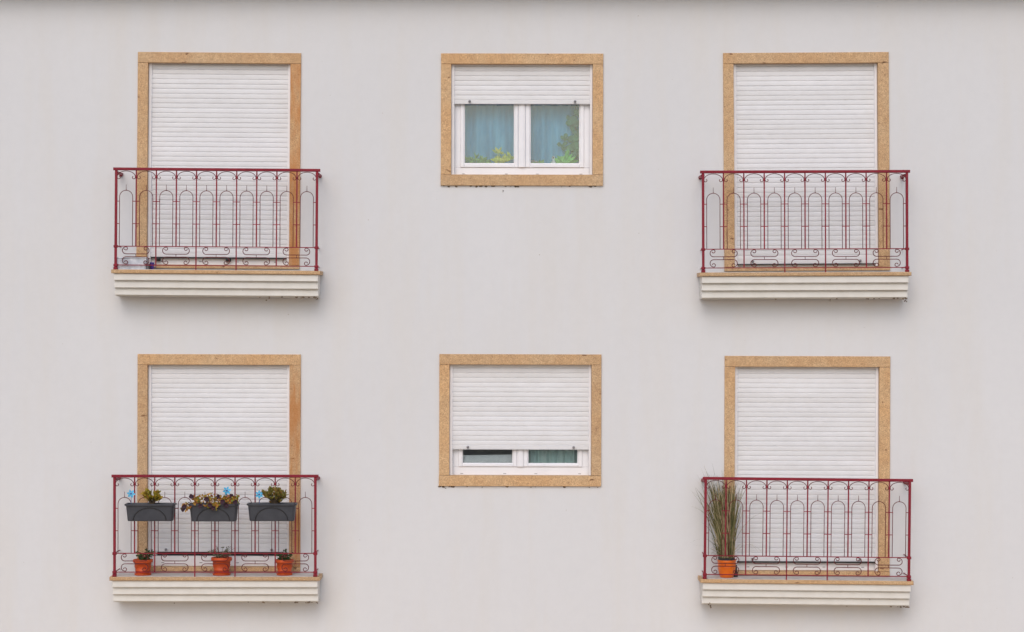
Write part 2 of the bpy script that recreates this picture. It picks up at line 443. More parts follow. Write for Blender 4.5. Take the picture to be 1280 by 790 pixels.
# ------------------------------------------------------------------ balcony doors
for d in DOORS:
    ol, orr, ot, ob = d['o']; il, ir, it = d['i']
    cx = XO((ol + orr) / 2); z0 = ZO(ob)
    root = thing('balcony_doorway', d['label'], 'door', (cx, 0, z0), d['tilt'], 'shuttered balcony doors')
    L = lambda p: XO(p) - cx
    H = lambda p: ZO(p) - z0
    stone_surround(root, L(ol), L(orr), H(ot), 0, L(il), L(ir), H(it), H(d['th']), right='granite_stained' if d in (DOORS[0], DOORS[2]) else 'granite')
    obj('stone_threshold', mbc(L(ol), L(orr), YF - 0.012, 0.14, 0.0, H(d['th'])), root, mat='granite')
    # guide rails
    ztop = H(it); zth = H(d['th'])
    for sx in (-1, 1):
        gx0, gx1 = (L(il) + 0.001, L(il) + 0.030) if sx < 0 else (L(ir) - 0.026, L(ir) - 0.001)
        m = MB(); m.cbox(gx0, gx1, 0.038, 0.084, zth + 0.001, ztop + 0.02, 0.002)
        obj('guide_rail', m, root, mat='pvc')
    zb = (Z(d['sb'], 0.06) - z0)
    roller_shutter(root, L(il) + 0.024, L(ir) - 0.020, ztop, zb, 0.058, d['pegs'], 0.036)
    m = MB()
    fx0, fx1 = L(il) + 0.002, L(ir) - 0.002
    m.cbox(fx0, fx1, 0.088, 0.15, zth + 0.001, zth + 0.088 if not d['raised'] else zth + 0.10, 0.003)
    m.cbox(fx0, fx0 + 0.08, 0.0885, 0.15, zth + 0.11, ztop, 0.003)
    m.cbox(fx1 - 0.08, fx1, 0.0885, 0.15, zth + 0.11, ztop, 0.003)
    fr = obj('door_frame', m, root, mat='pvc')
    for fx in (0.1, 0.37, 0.63, 0.9):
        xx = fx0 + (fx1 - fx0) * fx; ds = MB()
        ds.box(xx - 0.014, xx + 0.014, 0.0862, 0.0879, zth + 0.03, zth + 0.036)
        obj('drain_slot', ds, fr, mat='grey_box')
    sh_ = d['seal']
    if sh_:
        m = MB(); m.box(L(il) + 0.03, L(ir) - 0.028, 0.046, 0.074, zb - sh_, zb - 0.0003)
        obj('bottom_seal', m, root, mat='black')  # added black strip imitating the shaded gap under the shutter
    m = MB(); m.box(fx0 + 0.08, fx1 - 0.08, 0.118, 0.124, zth + 0.09, ztop)
    obj('pane', m, root, mat='dark')
    m = MB(); m.box(fx0 - 0.03, fx1 + 0.03, 0.24, 0.25, zth, ztop + 0.03)
    obj('backing_board', m, root, mat='dark')
    if d is DOORS[0]:
        for px in (197.0, 285.0):
            m = MB(); xx = X(px, 0.05) - cx
            m.cbox(xx - 0.024, xx + 0.024, 0.040, 0.087, zb - 0.042, zb - 0.006, 0.004)
            m.tube([(xx - 0.018, 0.036, zb - 0.02), (xx + 0.02, 0.036, zb - 0.026)], 0.006, 6)
            o = obj('shutter_catch', m, root, mat='black')

# ------------------------------------------------------------------ windows
for w in WINDOWS:
    ol, orr, ot, ob = w['o']; il, ir, it, ib = w['i']
    cx = XO((ol + orr) / 2); z0 = ZO(ob)
    root = thing('window', w['label'], 'window', (cx, 0, z0), w['tilt'], 'square windows in the middle of the wall')
    L = lambda p: XO(p) - cx
    H = lambda p: ZO(p) - z0
    stone_surround(root, L(ol), L(orr), H(ot), 0, L(il), L(ir), H(it), H(ib))
    obj('stone_sill', mbc(L(ol) - 0.002, L(orr), YF - 0.005, 0.10, 0.0, H(ib)), root, mat='granite')
    zt_, zs_ = H(it), H(ib)
    yS = 0.056
    for sx in (-1, 1):
        gx0, gx1 = (L(il) + 0.001, L(il) + 0.030) if sx < 0 else (L(ir) - 0.024, L(ir) - 0.001)
        m = MB(); m.cbox(gx0, gx1, 0.036, 0.080, zs_ + 0.001, zt_ + 0.02, 0.002)
        obj('guide_rail', m, root, mat='pvc')
    roller_shutter(root, L(il) + 0.026, L(ir) - 0.018, zt_, Z(w['sb'], 0.05) - z0, yS, True, 0.040)
    yq = 0.10
    P = lambda p: X(p, yq) - cx
    Q = lambda p: Z(p, yq) - z0
    fl, frr = P(il) - 0.03, P(ir) + 0.03
    ztop = zt_ + 0.03
    yfr0, yfr1 = 0.100, 0.17
    m = MB()
    m.cbox(fl, frr, yfr0, yfr1, zs_ - 0.02, Q(w['sash_b']) + 0.004, 0.003)
    m.cbox(fl, P(w['sashl'][0]) + 0.004, yfr0 + .0004, yfr1, Q(w['sash_b']) + 0.0045, ztop, 0.003)
    m.cbox(P(w['sashr'][1]) - 0.004, frr, yfr0 + .0004, yfr1, Q(w['sash_b']) + 0.0045, ztop, 0.003)
    fr = obj('window_frame', m, root, mat='pvc')
    for fx in (0.105, 0.395, 0.605, 0.90):
        xx = fl + (frr - fl) * fx; m = MB()
        m.box(xx - 0.014, xx + 0.014, yfr0 - 0.002, yfr0 - 0.0003, zs_ + 0.010, zs_ + 0.015)
        obj('drain_slot', m, fr, mat='grey_box')
    m = MB(); ml, mr = P(w['mull'][0]), P(w['mull'][1])
    m.cbox(ml - 0.002, mr + 0.002, 0.0835, 0.16, Q(w['sash_b']) + 0.005, ztop, 0.005)
    m.cbox(ml + 0.012, mr - 0.012, 0.078, 0.0834, Q(w['sash_b']) + 0.006, ztop, 0.003)
    obj('mullion', m, root, mat='pvc')
    for (sx0, sx1), (gx0, gx1) in ((w['sashl'], w['glassl']), (w['sashr'], w['glassr'])):
        a0, a1, b0, b1 = P(sx0), P(sx1), P(gx0), P(gx1)
        if sx0 < 640: a1 = ml - 0.0035
        else: a0 = mr + 0.0035
        zb_, zg = Q(w['sash_b']) + 0.0055, Q(w['gb'])
        m = MB(); y0, y1 = 0.088, 0.15
        m.cbox(a0, b0, y0, y1, zb_, ztop, 0.005); m.cbox(b1, a1, y0, y1, zb_, ztop, 0.005)
        m.cbox(b0 + .0005, b1 - .0005, y0 + 0.0006, y1, zb_ + 0.0002, zg, 0.005)
        # glazing bead set back inside
        m.box(b0, b0 + 0.008, 0.104, 0.13, zg, ztop); m.box(b1 - 0.008, b1, 0.104, 0.13, zg, ztop); m.box(b0 + .008, b1 - .008, 0.1042, 0.13, zg, zg + 0.008)
        sa = obj('window_sash', m, root, mat='pvc')
        m = MB(); m.box(b0 + 0.0005, b1 - 0.0005, 0.118, 0.122, zg + 0.0005, ztop)
        obj('pane', m, sa, mat='glass')
    crumbs(root, L(ol), L(orr), -0.004, 26, L(ol) + 0.05 if w is WINDOWS[1] else L(ol) + 0.35, extra=((XO(629) - cx, Z(238.5) - z0, 0.006),) if w is WINDOWS[0] else ((XO(557) - cx, Z(611) - z0, .005),))
    # the room behind
    x0, x1 = X(il) - 0.25, X(ir) + 0.25; zz0, zz1 = Z(ib) - 0.02, Z(it) + 0.25
    yb = 0.262; yd = 1.5
    m = MB()
    m.add([(x0, yb, zz0), (x1, yb, zz0), (x1, yd, zz0), (x0, yd, zz0), (x0, yb, zz1), (x1, yb, zz1), (x1, yd, zz1), (x0, yd, zz1)],
          [(0, 1, 2, 3), (7, 6, 5, 4), (3, 2, 6, 7), (0, 3, 7, 4), (1, 5, 6, 2)])
    r_ = struct('room', m, 'room', "plain painted room behind the window")

# ------------------------------------------------------------------ curtains
def curtain(name, label, x0, x1, z0, z1, y, mat, amp=0.016, waves=9, slope=0.0, seed=1):
    rnd = random.Random(seed); m = MB(); n = 150; rows = 10; vs = []; fs = []
    ph = [rnd.uniform(0, 6.28) for _ in range(4)]
    for j in range(rows + 1):
        t = j / rows
        for i in range(n + 1):
            u = i / n
            a = amp * (0.6 + 0.4 * t)
            yy = y + a * math.sin(u * waves * 6.28 + ph[0] + 0.8 * math.sin(u * 9 + ph[1])) + 0.5 * a * math.sin(u * waves * 2.3 * 6.28 + ph[2] + t * 0.6)
            vs.append((x0 + (x1 - x0) * u, yy, z1 + slope * u - t * (z1 - z0 + slope * u)))
    for j in range(rows):
        for i in range(n):
            a = j * (n + 1) + i
            fs.append((a, a + n + 1, a + n + 2, a + 1))
    k = len(vs)                                             # back face 2 mm behind: cloth has thickness
    vs += [(x, yy + 0.002, z) for (x, yy, z) in vs]
    fs += [tuple(q + k for q in f[::-1]) for f in fs]
    m.add(vs, fs, True)
    o = obj(name, m, mat=mat); o['label'] = label; o['category'] = 'curtain'; o['kind'] = 'thing'
    return o
curtain('curtain', "blue gathered curtain hanging behind the houseplants", X(556), X(748), Z(217), Z(70), 0.30, 'curtain_blue', 0.018, 7, seed=3)
curtain('curtain', "dull green curtain showing in the strip of glass under the lowered shutter", X(650), X(745), Z(594), Z(450), 0.22, 'curtain_green', 0.015, 6, seed=5)
curtain('cafe_curtain', "short grey curtain low behind the nearly closed window, dark room above it", X(556), X(650), Z(594), Z(569.5, 0.16), 0.165, 'curtain_grey', 0.004, 3, slope=0.012, seed=8)

# ------------------------------------------------------------------ houseplants and ornament on the inner ledge
LEDGE = Z(208.5, 0.2)
m = MB(); m.box(X(558), X(746), 0.172, 0.258, LEDGE - 0.03, LEDGE)
m.box(X(558), X(746), 0.2585, 0.36, LEDGE - 0.03, LEDGE)
o = obj('window_ledge', m, mat='pvc'); o['kind'] = 'structure'; o['label'] = "inner ledge under the window with houseplants"
def small_pot(root, r, h, mat):
    m = MB(); m.lathe([(0.001, 0), (r * 0.75, 0), (r * 0.98, h * 0.8), (r * 1.08, h * 0.82), (r * 1.08, h), (r * 0.9, h), (r * 0.85, h * 0.85), (0.001, h * 0.85)], n=20)
    obj('pot', m, root, mat=mat)
def houseplant(px, label, leaves, mat, potmat, ph=0.025, r=0.03, y=0.19, cat='plant'):
    root = thing('houseplant', label, cat, (X(px, y), y, LEDGE), 0, 'houseplants on the window ledge')
    small_pot(root, r, ph, potmat)
    m = MB()
    for (dx, dz, ln, wd, n) in leaves:        # clusters: offset, leaf length and width, how many
        for k in range(int(n * 2.2)):
            a = random.uniform(-1, 1)
            st_ = Vector((0, 0, ph)); c = Vector((dx + random.gauss(0, 0.012), random.uniform(-0.025, 0.03), dz + random.gauss(0, 0.008)))
            m.tube([st_, (st_ + c) / 2 + Vector((0, 0, 0.01)), c], 0.0015, 4)
            m.leaf(c, (a, random.uniform(-0.5, 0.3), random.uniform(-0.1, 1.0)), ln * random.uniform(0.9, 1.4), wd * random.uniform(0.9, 1.3),
                   nrm=(random.uniform(-.4, .4), -1, random.uniform(0, .6)))
    obj('foliage', m, root, mat=mat)
    return root
houseplant(594, "dark fine-leaved houseplant at the outer end of the ledge behind glass", [(-0.05, 0.05, 0.06, 0.012, 7), (0.0, 0.06, 0.07, 0.014, 7), (0.06, 0.05, 0.05, 0.02, 8), (0.10, 0.045, 0.05, 0.018, 6)], 'in_leaf', 'grey_box')
houseplant(627, "yellow-green houseplant with broad upright leaves close to the window mullion", [(-0.055, 0.05, 0.05, 0.035, 4), (-0.01, 0.06, 0.05, 0.03, 3), (0.03, 0.05, 0.06, 0.035, 5), (0.075, 0.08, 0.06, 0.03, 4), (-0.035, 0.135, 0.07, 0.026, 2)], 'in_leaf_y', 'peach')
houseplant(675, "small low green houseplant beside the white ornament", [(0.0, 0.028, 0.035, 0.02, 8), (-0.05, 0.022, 0.03, 0.014, 5)], 'in_leaf', 'grey_box', 0.015, 0.022)
root = houseplant(706, "bright green spiky houseplant in a peach pot behind glass", [], 'in_leaf_b', 'peach', 0.022, 0.034)
m = MB()
for k, (a, ln) in enumerate([(-80, .15), (-62, .145), (-42, .12), (-25, .09), (-8, .085), (10, .15), (16, .16), (35, .12), (55, .13), (74, .15), (-70, .08), (60, .07), (20, .07)]):
    m.leaf((0, random.uniform(-.01, .01), 0.03), (math.sin(R(a)), random.uniform(-.3, .1), math.cos(R(a))), ln, 0.034, nrm=(0, -1, 0.3), curl=0.5)
obj('foliage', m, root, mat='in_leaf_b')
# climbing plant with rounded leaves at the curtain's side
root = thing('climbing_plant', "deep green climbing plant with rounded leaves against the blue curtain", 'plant', (X(722, 0.235), 0.235, LEDGE))
m = MB(); m.tube([(0.02, 0, 0), (0.0, 0.01, 0.25), (-0.03, 0, 0.45), (-0.02, 0.01, 0.62)], 0.004, 6)
obj('stem', m, root, mat='stem')
m = MB()
for (dx, dz, n, s_) in [(-0.02, .56, 5, .09), (-0.06, .47, 6, .09), (0.0, .48, 6, .09), (-0.03, .38, 5, .09), (0.03, .33, 6, .10), (-0.02, .26, 8, .11), (0.03, .22, 8, .11), (-0.03, .16, 6, .1), (0.04, .12, 5, .09), (-0.13, .30, 5, .07), (-0.13, .22, 6, .07), (-0.115, .15, 4, .05)]:
    for k in range(n):
        c = Vector((dx + random.gauss(0, .018), random.uniform(-.03, .02), dz + random.gauss(0, .02)))
        m.leaf(c, (random.uniform(-1, 1), random.uniform(-.3, .1), random.uniform(-1, .4)), s_ * random.uniform(.5, .8), s_ * .62, nrm=(random.uniform(-.3, .3), -1, random.uniform(-.1, .4)))
obj('foliage', m, root, mat='in_leaf_d')
root = thing('ornament', "small white china ornament with a dark spot beside the spiky plant", 'ornament', (X(692, 0.22), 0.22, LEDGE))
m = MB(); m.lathe([(0.001, 0), (0.02, 0), (0.026, 0.02), (0.022, 0.05), (0.012, 0.062), (0.017, 0.075), (0.019, 0.09), (0.012, 0.104), (0.001, 0.108)], n=18)
obj('body', m, root, mat='white_china')
m = MB(); m.blob((-0.004, -0.017, 0.09), 0.007, 0.004, 0.011, 8, 5); m.blob((0.013, -0.012, 0.088), 0.004, 0.004, 0.008, 8, 5)
obj('dark_spot', m, root, mat='black')
m = MB()
m.lathe([(0.001, 0), (0.02, 0), (0.022, 0.012), (0.001, 0.012)], n=14)
m.tube([(0, 0, 0.01), (-.005, 0, .03), (0, 0, .055)], 0.0015, 4)
for k in range(11):
    m.leaf((random.uniform(-.03, .03), random.uniform(-.01, .01), random.uniform(.035, .065)), (random.uniform(-1, 1), -.2, random.uniform(-.5, 1)), 0.018, 0.014, nrm=(0, -1, 0))
for px, lb in ((668.5, "small pale pink blossoms low behind glass near the window mullion"),):
    o = obj('flower', m, None, (X(px, .21), .21, LEDGE), mat='petal_pink'); o['label'] = lb; o['category'] = 'flower'; o['kind'] = 'thing'

# ------------------------------------------------------------------ balconies
DEP = 0.35; RY = -0.32
BALC = [
    dict(cx=269.5, y=337.7, w=261.6, marks=((.5, -.262, .012), (.97, -.262, .010), (.25, -.19, .003)), s=1.0, tilt=0.42, label="maroon iron balcony with a milky plastic box standing in its corner"),
    dict(cx=1007.0, y=340.3, w=265.0, marks=((-.28, -.262, .006), (.24, -.262, .006), (.985, -.268, .012)), s=1.0150, tilt=-0.18, label="maroon iron balcony standing empty, without pots or boxes"),
    dict(cx=268.2, y=721.3, w=263.4, marks=((-.4, -.262, .004), (.98, -.262, .006)), s=1.0, tilt=0.02, label="maroon iron balcony with three grey planters hung on its railing"),
    dict(cx=1008.9, y=725.4, w=266.6, marks=((-.92, -.266, .013), (.3, -.12, .004), (.62, -.19, .004)), s=1.0165, tilt=0.60, label="maroon iron balcony holding tall grass in an orange pot"),
]
def arc(cx, cz, r, a0, a1, n, rz=None):
    rz = r if rz is None else rz
    return [(cx + r * math.cos(R(a0 + (a1 - a0) * k / n)), 0, cz + rz * math.sin(R(a0 + (a1 - a0) * k / n))) for k in range(n + 1)]
def spiral(cx, cz, r0, r1, a0, a1, n):
    out = []
    for k in range(n + 1):
        t = k / n; r = r0 + (r1 - r0) * t; a = R(a0 + (a1 - a0) * t)
        out.append((cx + r * math.cos(a), 0, cz + r * math.sin(a)))
    return out
def mirror(p): return [(-x, y, z) for (x, y, z) in p]
def build_balcony(b):
    cx, z0 = X(b['cx'], -DEP), Z(b['y'], -DEP)
    root = thing('balcony', b['label'], 'balcony', (cx, 0, z0), b['tilt'], 'balconies with maroon iron railings')
    s = b['s']; hw = b['w'] / 2 * (CAM_D - DEP) / K
    m = MB(); m.cbox(-hw, hw, -DEP, -0.002, -0.036, 0.0, 0.006)
    obj('stone_slab', m, root, mat='granite_top')
    m = MB(); m.box(-hw + 0.03, hw - 0.03, -DEP + 0.028, -0.003, 0.0005, 0.004)
    obj('floor_screed', m, root, mat='screed')
    # moulded cornice in three receding tiers, each with a lip and a groove under it
    fw = hw - 0.024; z = -0.0365; m = MB()
    m2 = []
    for k, (h, yf) in enumerate(((0.077, -0.325), (0.072, -0.292), (0.070, -0.258))):
        t = MB()
        t.cbox(-fw, fw, yf, -0.0025, z - h + 0.012, z - 0.0005, 0.003)
        t.cbox(-fw + 0.001, fw - 0.001, yf + 0.036, -0.003, z - h, z - h + 0.0118, 0.001)
        obj('cornice_tier', t, root, mat='cornice')
        z -= h
    # --- railing: frame bars are the part, every member a sub-part
    P = 0.1935 * s; half = 5 * P; top = 0.983
    m = MB()
    m.cbox(-half - 0.028, half + 0.03, RY - 0.018, RY + 0.018, top - 0.027, top, 0.005)       # hand rail
    for sx in (-1, 1):
        x = sx * half
        m.box(x - 0.016, x + 0.016, RY + 0.0185, -0.002, top - 0.058, top - 0.036)
    rl = obj('railing', m, root, mat='iron')
    for z in (0.225, 0.044):
        lower = MB()
        lower.box(-half + 0.012, half - 0.012, RY - 0.005, RY + 0.005, z - 0.004, z + 0.0045)
        for sx in (-1, 1):
            lower.box(sx * half - 0.004, sx * half + 0.004, RY + 0.014, -0.002, z - 0.004, z + 0.004)
        obj('lower_rail', lower, rl, mat='iron')
    pm = MB(); pm.cbox(-0.012, 0.012, -0.012, 0.012, 0.0, top - 0.0273, 0.002)
    for z in (0.223, 0.042, 0.012): pm.cbox(-0.019, 0.019, -0.019, 0.019, z - 0.012, z + 0.012, 0.004)
    pme = pm.mesh('post', 'iron')
    for sx in (-1, 1): obj('post', pme, rl, (sx * half, RY, 0))
    am = MB(); am.blob((0, 0, 0), 0.018, 0.016, 0.020, 10, 6)
    ame = am.mesh('wall_anchor', 'iron')
    for sx in (-1, 1): obj('wall_anchor', ame, rl, (sx * (half + 0.004), -0.016, top - 0.052))
    # balusters: full height on the even bars, down to the middle rail on the odd ones
    long_ = MB(); long_.box(-0.0056, 0.0056, -0.0056, 0.0056, 0.0, top - 0.0273); long_.blob((0, 0, 0.893), 0.0115, 0.0115, 0.015, 8, 5)
    mid_ = MB(); mid_.box(-0.0056, 0.0056, -0.0056, 0.0056, 0.0485, top - 0.0273); mid_.blob((0, 0, 0.893), 0.0115, 0.0115, 0.015, 8, 5)
    shrt = MB(); shrt.box(-0.006, 0.006, -0.006, 0.006, 0.2296, top - 0.0273); shrt.blob((0, 0, 0.893), 0.0115, 0.0115, 0.015, 8, 5)
    lme, mme, sme = long_.mesh('baluster', 'iron'), mid_.mesh('baluster', 'iron'), shrt.mesh('baluster', 'iron')
    for k in range(1, 10):
        me = sme if k % 2 else (lme if k in (4, 6) else mme)
        obj('baluster', me, rl, (-half + k * P, RY, 0))
    # hoops with spikes
    hr = 0.0632 * s; rt = 0.0036
    hm = MB(); sp = 0.764 - hr
    hm.tube([(-hr, 0, 0.2295), (-hr, 0, 0.5), (-hr, 0, sp)] + arc(0, sp, hr, 180, 0, 14)[1:-1] + [(hr, 0, sp), (hr, 0, 0.5), (hr, 0, 0.2295)], rt, 6)
    hm.tube([(0, 0, 0.764), (0, 0, 0.82)], 0.003, 5, 0.002)
    hm.blob((0, 0, 0.767), 0.0055, 0.005, 0.005, 6, 4)
    hme = hm.mesh('hoop', 'iron_thin')
    for k in range(10): obj('hoop', hme, rl, (-half + (k + 0.5) * P, RY, 0))
    # cross bars tying hoops to balusters
    cb = MB(); g_ = P / 2 - hr
    for z in (0.0,): cb.box(-g_ - 0.003, g_ + 0.003, -0.0045, -0.0065 + 0.011, z - 0.0035, z + 0.0035)
    cme = cb.mesh('cross_bar', 'iron')
    ce = MB()
    for z in (0.0,): ce.box(-g_ - 0.003, -0.012, -0.0045, 0.0045, z - 0.0035, z + 0.0035)
    ceme = ce.mesh('cross_bar', 'iron')
    for z in (0.659, 0.443):
        for k in range(1, 10): obj('cross_bar', cme, rl, (-half + k * P, RY + 0.0004, z))
        obj('cross_bar', ceme, rl, (half, RY + 0.0004, z))
        obj('cross_bar', ceme, rl, (-half, RY + 0.0004, z), rot=(0, 0, math.pi))
    # scrolled arches under the hand rail
    hb = P / 2 - 0.009; cr = 0.0175
    right = arc(0, 0.893, hb, 90, 0, 12, 0.057)
    curl = spiral(hb - cr, 0.889, cr, cr * 0.55, 0, -245, 12)
    tm = MB(); tm.tube(list(reversed(mirror(right + curl))) + (right + curl)[1:], 0.0037, 6)
    tme = tm.mesh('scroll_arch', 'iron_thin')
    for k in range(10): obj('scroll_arch', tme, rl, (-half + (k + 0.5) * P, RY, 0))
    # paired C-scrolls between the lower rails
    H_ = 0.129 * s
    cm = MB()
    zl, zh = 0.152, 0.222; r = (zh - zl) / 2 - 0.002
    a = [(0, 0, zl)] + spiral(H_ - r, zl + r, r, r, -90, 90, 10) + spiral(H_ - r, zh - r * .5 - .002, r * .5, r * 0.42, 90, 350, 12)[1:]
    cm.tube(list(reversed(mirror(a))) + a[1:], 0.0042, 6)
    zh, zl2 = 0.124, 0.052; r = (zh - zl2) / 2 - 0.001
    a = [(0, 0, zh)] + spiral(H_ - r, zh - r, r, r, 90, -90, 10) + spiral(H_ - r, zl2 + r * .5 + .001, r * .5, r * 0.42, -90, -350, 12)[1:]
    cm.tube(list(reversed(mirror(a))) + a[1:], 0.0042, 6)
    cm.tube([(0, 0, zh), (0, 0, zl)], 0.003, 5)
    cme2 = cm.mesh('scroll', 'iron_thin')
    for k in (1, 3, 5, 7, 9): obj('scroll', cme2, rl, (-half + k * P, RY, 0))
    # grime and crumbs under the cornice
    crumbs(root, fw * 0.3, fw * .99, z_end() + 0.006, 12, fw * 0.93, y=-0.256, extra=b['marks'])
    return root, cx, z0
def z_end(): return -0.0365 - 0.077 - 0.072 - 0.070 - 0.002
roots = [build_balcony(b) for b in BALC]

# ------------------------------------------------------------------ things on the upper-floor balcony with the plastic box
Yb = -0.20
bz = Z(337.2, -DEP)
def bx_(px, y=Yb): return X(px, y)
root = thing('storage_box', "milky plastic storage box in the balcony corner", 'box', (bx_(166), Yb, bz + 0.0015), 0.42)
root.location.z = roots[0][2] + 0.007
m = MB()
w_, h_, d_ = 0.145, 0.105, 0.10
m.add([(-w_ * .94, -d_ * .94, 0), (w_ * .94, -d_ * .94, 0), (w_ * .94, d_ * .94, 0), (-w_ * .94, d_ * .94, 0), (-w_, -d_, h_), (w_, -d_, h_), (w_, d_, h_), (-w_, d_, h_)],
      [(0, 3, 2, 1), (0, 1, 5, 4), (1, 2, 6, 5), (2, 3, 7, 6), (3, 0, 4, 7), (4, 5, 6, 7)])
for xx in (-.09, -.03, .03, .09): m.cbox(xx - .004, xx + .004, -d_ * .97 - .004, -d_ * .94, .01, h_ - .004, .001)
obj('body', m, root, mat='plastic_clear')
m = MB(); m.cbox(-w_ - .006, w_ + .006, -d_ - .006, d_ + .006, h_ + .0005, h_ + .014, .004)
obj('lid', m, root, mat='plastic_clear')
root = thing('toolbox', "small grey box between the plastic box and the purple cup", 'box', (bx_(183), -0.22, roots[0][2] + 0.0055), 0.42)
m = MB(); m.cbox(-.026, .03, -.05, .05, 0, .05, .004); obj('body', m, root, mat='grey_box')
m = MB(); m.cbox(-.029, .033, -.053, .053, .0505, .06, .004); m.tube([(-.015, 0, .06), (-.01, 0, .078), (.014, 0, .078), (.019, 0, .06)], .004, 6); obj('lid', m, root, mat='grey_box')
root = thing('cup', "small purple plastic cup beside the grey box on the balcony", 'cup', (bx_(190, -.2), -0.2, roots[0][2] + 0.0045), 0.42)
m = MB(); m.lathe([(0.001, 0), (.014, 0), (.017, .004), (.021, .065), (.024, .068), (.024, .074), (.019, .074), (.016, .01), (.001, .01)], n=20); obj('body', m, root, mat='purple')
m = MB(); m.tube([(.020, 0, .058), (.034, 0, .054), (.034, 0, .028), (.018, 0, .024)], .004, 6); obj('handle', m, root, mat='purple')

# ------------------------------------------------------------------ planters on the flowered balcony
PY = -0.44
lz = roots[2][2]
def planter(px0, px1, pyt, pyb, label, flip=False):
    x0, x1 = X(px0, PY), X(px1, PY); cx = (x0 + x1) / 2; w = (x1 - x0) / 2
    zt_, zb = Z(pyt, PY), Z(pyb, PY); h = zt_ - zb
    root = thing('planter', label, 'planter', (cx, PY, zb), 0, 'grey planters hung on the railing')
    wb_, wt = w - 0.030, w - 0.010; d0, d1 = 0.062, 0.082
    m = MB(); n = 10
    def ring(a, b_, z, r=0.03):
        out = []
        for (sx, sy, a0) in ((1, -1, -90), (1, 1, 0), (-1, 1, 90), (-1, -1, 180)):
            for k in range(5):
                t = R(a0 + 90 * k / 4)
                out.append((sx * (a - r) + r * math.cos(t), sy * (b_ - r) + r * math.sin(t), z))
        return out
    prof = [(wb_, d0, 0.0), (wb_ + .004, d0 + .003, .008), (wt - .004, d1 - .004, h - .03), (wt, d1, h - .018), (w - .001, d1 + .010, h - .017), (w, d1 + .011, h - .003), (w - .004, d1 + .008, h), (wt - .008, d1 - .008, h), (wt - .012, d1 - .012, h - .018)]
    rings = [ring(*p) for p in prof]; nn = len(rings[0])
    vs = [q for r_ in rings for q in r_]; fs = [tuple(range(nn))[::-1]]
    for i in range(len(rings) - 1):
        for k in range(nn):
            a = i * nn + k; b_ = i * nn + (k + 1) % nn
            fs.append((a, b_, b_ + nn, a + nn))
    m.add(vs, fs, False)
    obj('box', m, root, mat='planter')
    # raised arch on the front, following the slope of the face
    m = MB(); pts = []
    aw = wb_ * 0.74
    for k in range(25):
        t = R(180 - 180 * k / 24)
        z = 0.008 + (h - 0.045) * math.sin(t); x = aw * math.cos(t)
        yy = -(d0 + .003 + (d1 - d0 - .007) * (z - .008) / (h - .038)) - 0.001
        pts.append((x, yy, z))
    m.tube(pts, 0.0055, 6)
    obj('arch_relief', m, root, mat='black')
    m = MB(); n_ = MB()
    m.add([(x, y, h - .019) for (x, y, z) in ring(wt - .0122, d1 - .0122, 0)], [tuple(range(20))])
    obj('soil', m, root, mat='soil')
    m = MB()
    for sx in (-0.55, 0.55):      # hooks over the hand rail's lower bars
        m.box(sx * w - .012, sx * w + .012, d1 + .0115, d1 + .016, .02, h - .02)
        m.box(sx * w - .012, sx * w + .012, d1 + .016, 0.107 - 0.0, h - .045, h - .04)
    obj('hanger', m, root, mat='black')
    return root, cx, zb, h
pl1 = planter(156.8, 219.9, 629.2, 650.8, "grey hanging planter holding a yellow-olive bush")
pl2 = planter(236.2, 299.0, 629.2, 651.2, "grey hanging planter with dark flowers trailing over its edge")
pl3 = planter(309.0, 371.4, 628.8, 650.8, "grey hanging planter holding a spiky bronze-green bush")
def bush(name, label, px, py0, mat, rx, rz, n, ln, wd, zc, up=0.4, y=PY, cat='plant', per=12):
    z0 = Z(py0, y)
    root = thing(name, label, cat, (X(px, y), y, z0))
    st = MB(); fo = MB(); rnd = random.Random(px)
    for k in range(n):                       # n branches, each ending in a rosette
        a = rnd.uniform(0, 6.28); u = rnd.uniform(-0.95, .95); q = math.sqrt(1 - u * u) ; rr = rnd.uniform(.62, 1.12)
        e_ = Vector((rx * rr * q * math.cos(a), rx * .6 * rr * q * math.sin(a), zc + rz * rr * u))
        base = Vector((rnd.gauss(0, .008), rnd.gauss(0, .006), 0))
        mid = Vector((e_.x * .45, e_.y * .45, e_.z * .55))
        st.tube([base, mid, e_], .0038, 5, .0018)
        ax = (e_ - mid).normalized() + Vector((0, -.15, up * .5))
        for q_ in range(per):
            t = rnd.uniform(.55, 1.0)
            c = mid.lerp(e_, t)
            d_ = ax + Vector((rnd.uniform(-1, 1), rnd.uniform(-.9, .6), rnd.uniform(-.6, .8))) * (1.1 if t > .8 else .9)
            fo.leaf(c, d_, ln * rnd.uniform(.7, 1.25), wd * rnd.uniform(.8, 1.2), nrm=(rnd.uniform(-.8, .8), -1, rnd.uniform(-.1, .9)))
    obj('stem', st, root, mat='stem'); obj('foliage', fo, root, mat=mat)
    return root
bush('shrub', "rounded yellow-olive bush growing in a grey hanging planter", 189.5, 631.0, 'leaf_olive', 0.090, 0.050, 46, 0.031, 0.020, 0.088, per=13)
bush('shrub', "spiky bronze-green bush growing in a grey hanging planter", 343, 631.0, 'leaf_bronze', 0.112, 0.070, 62, 0.033, 0.012, 0.095, 0.8, per=13)
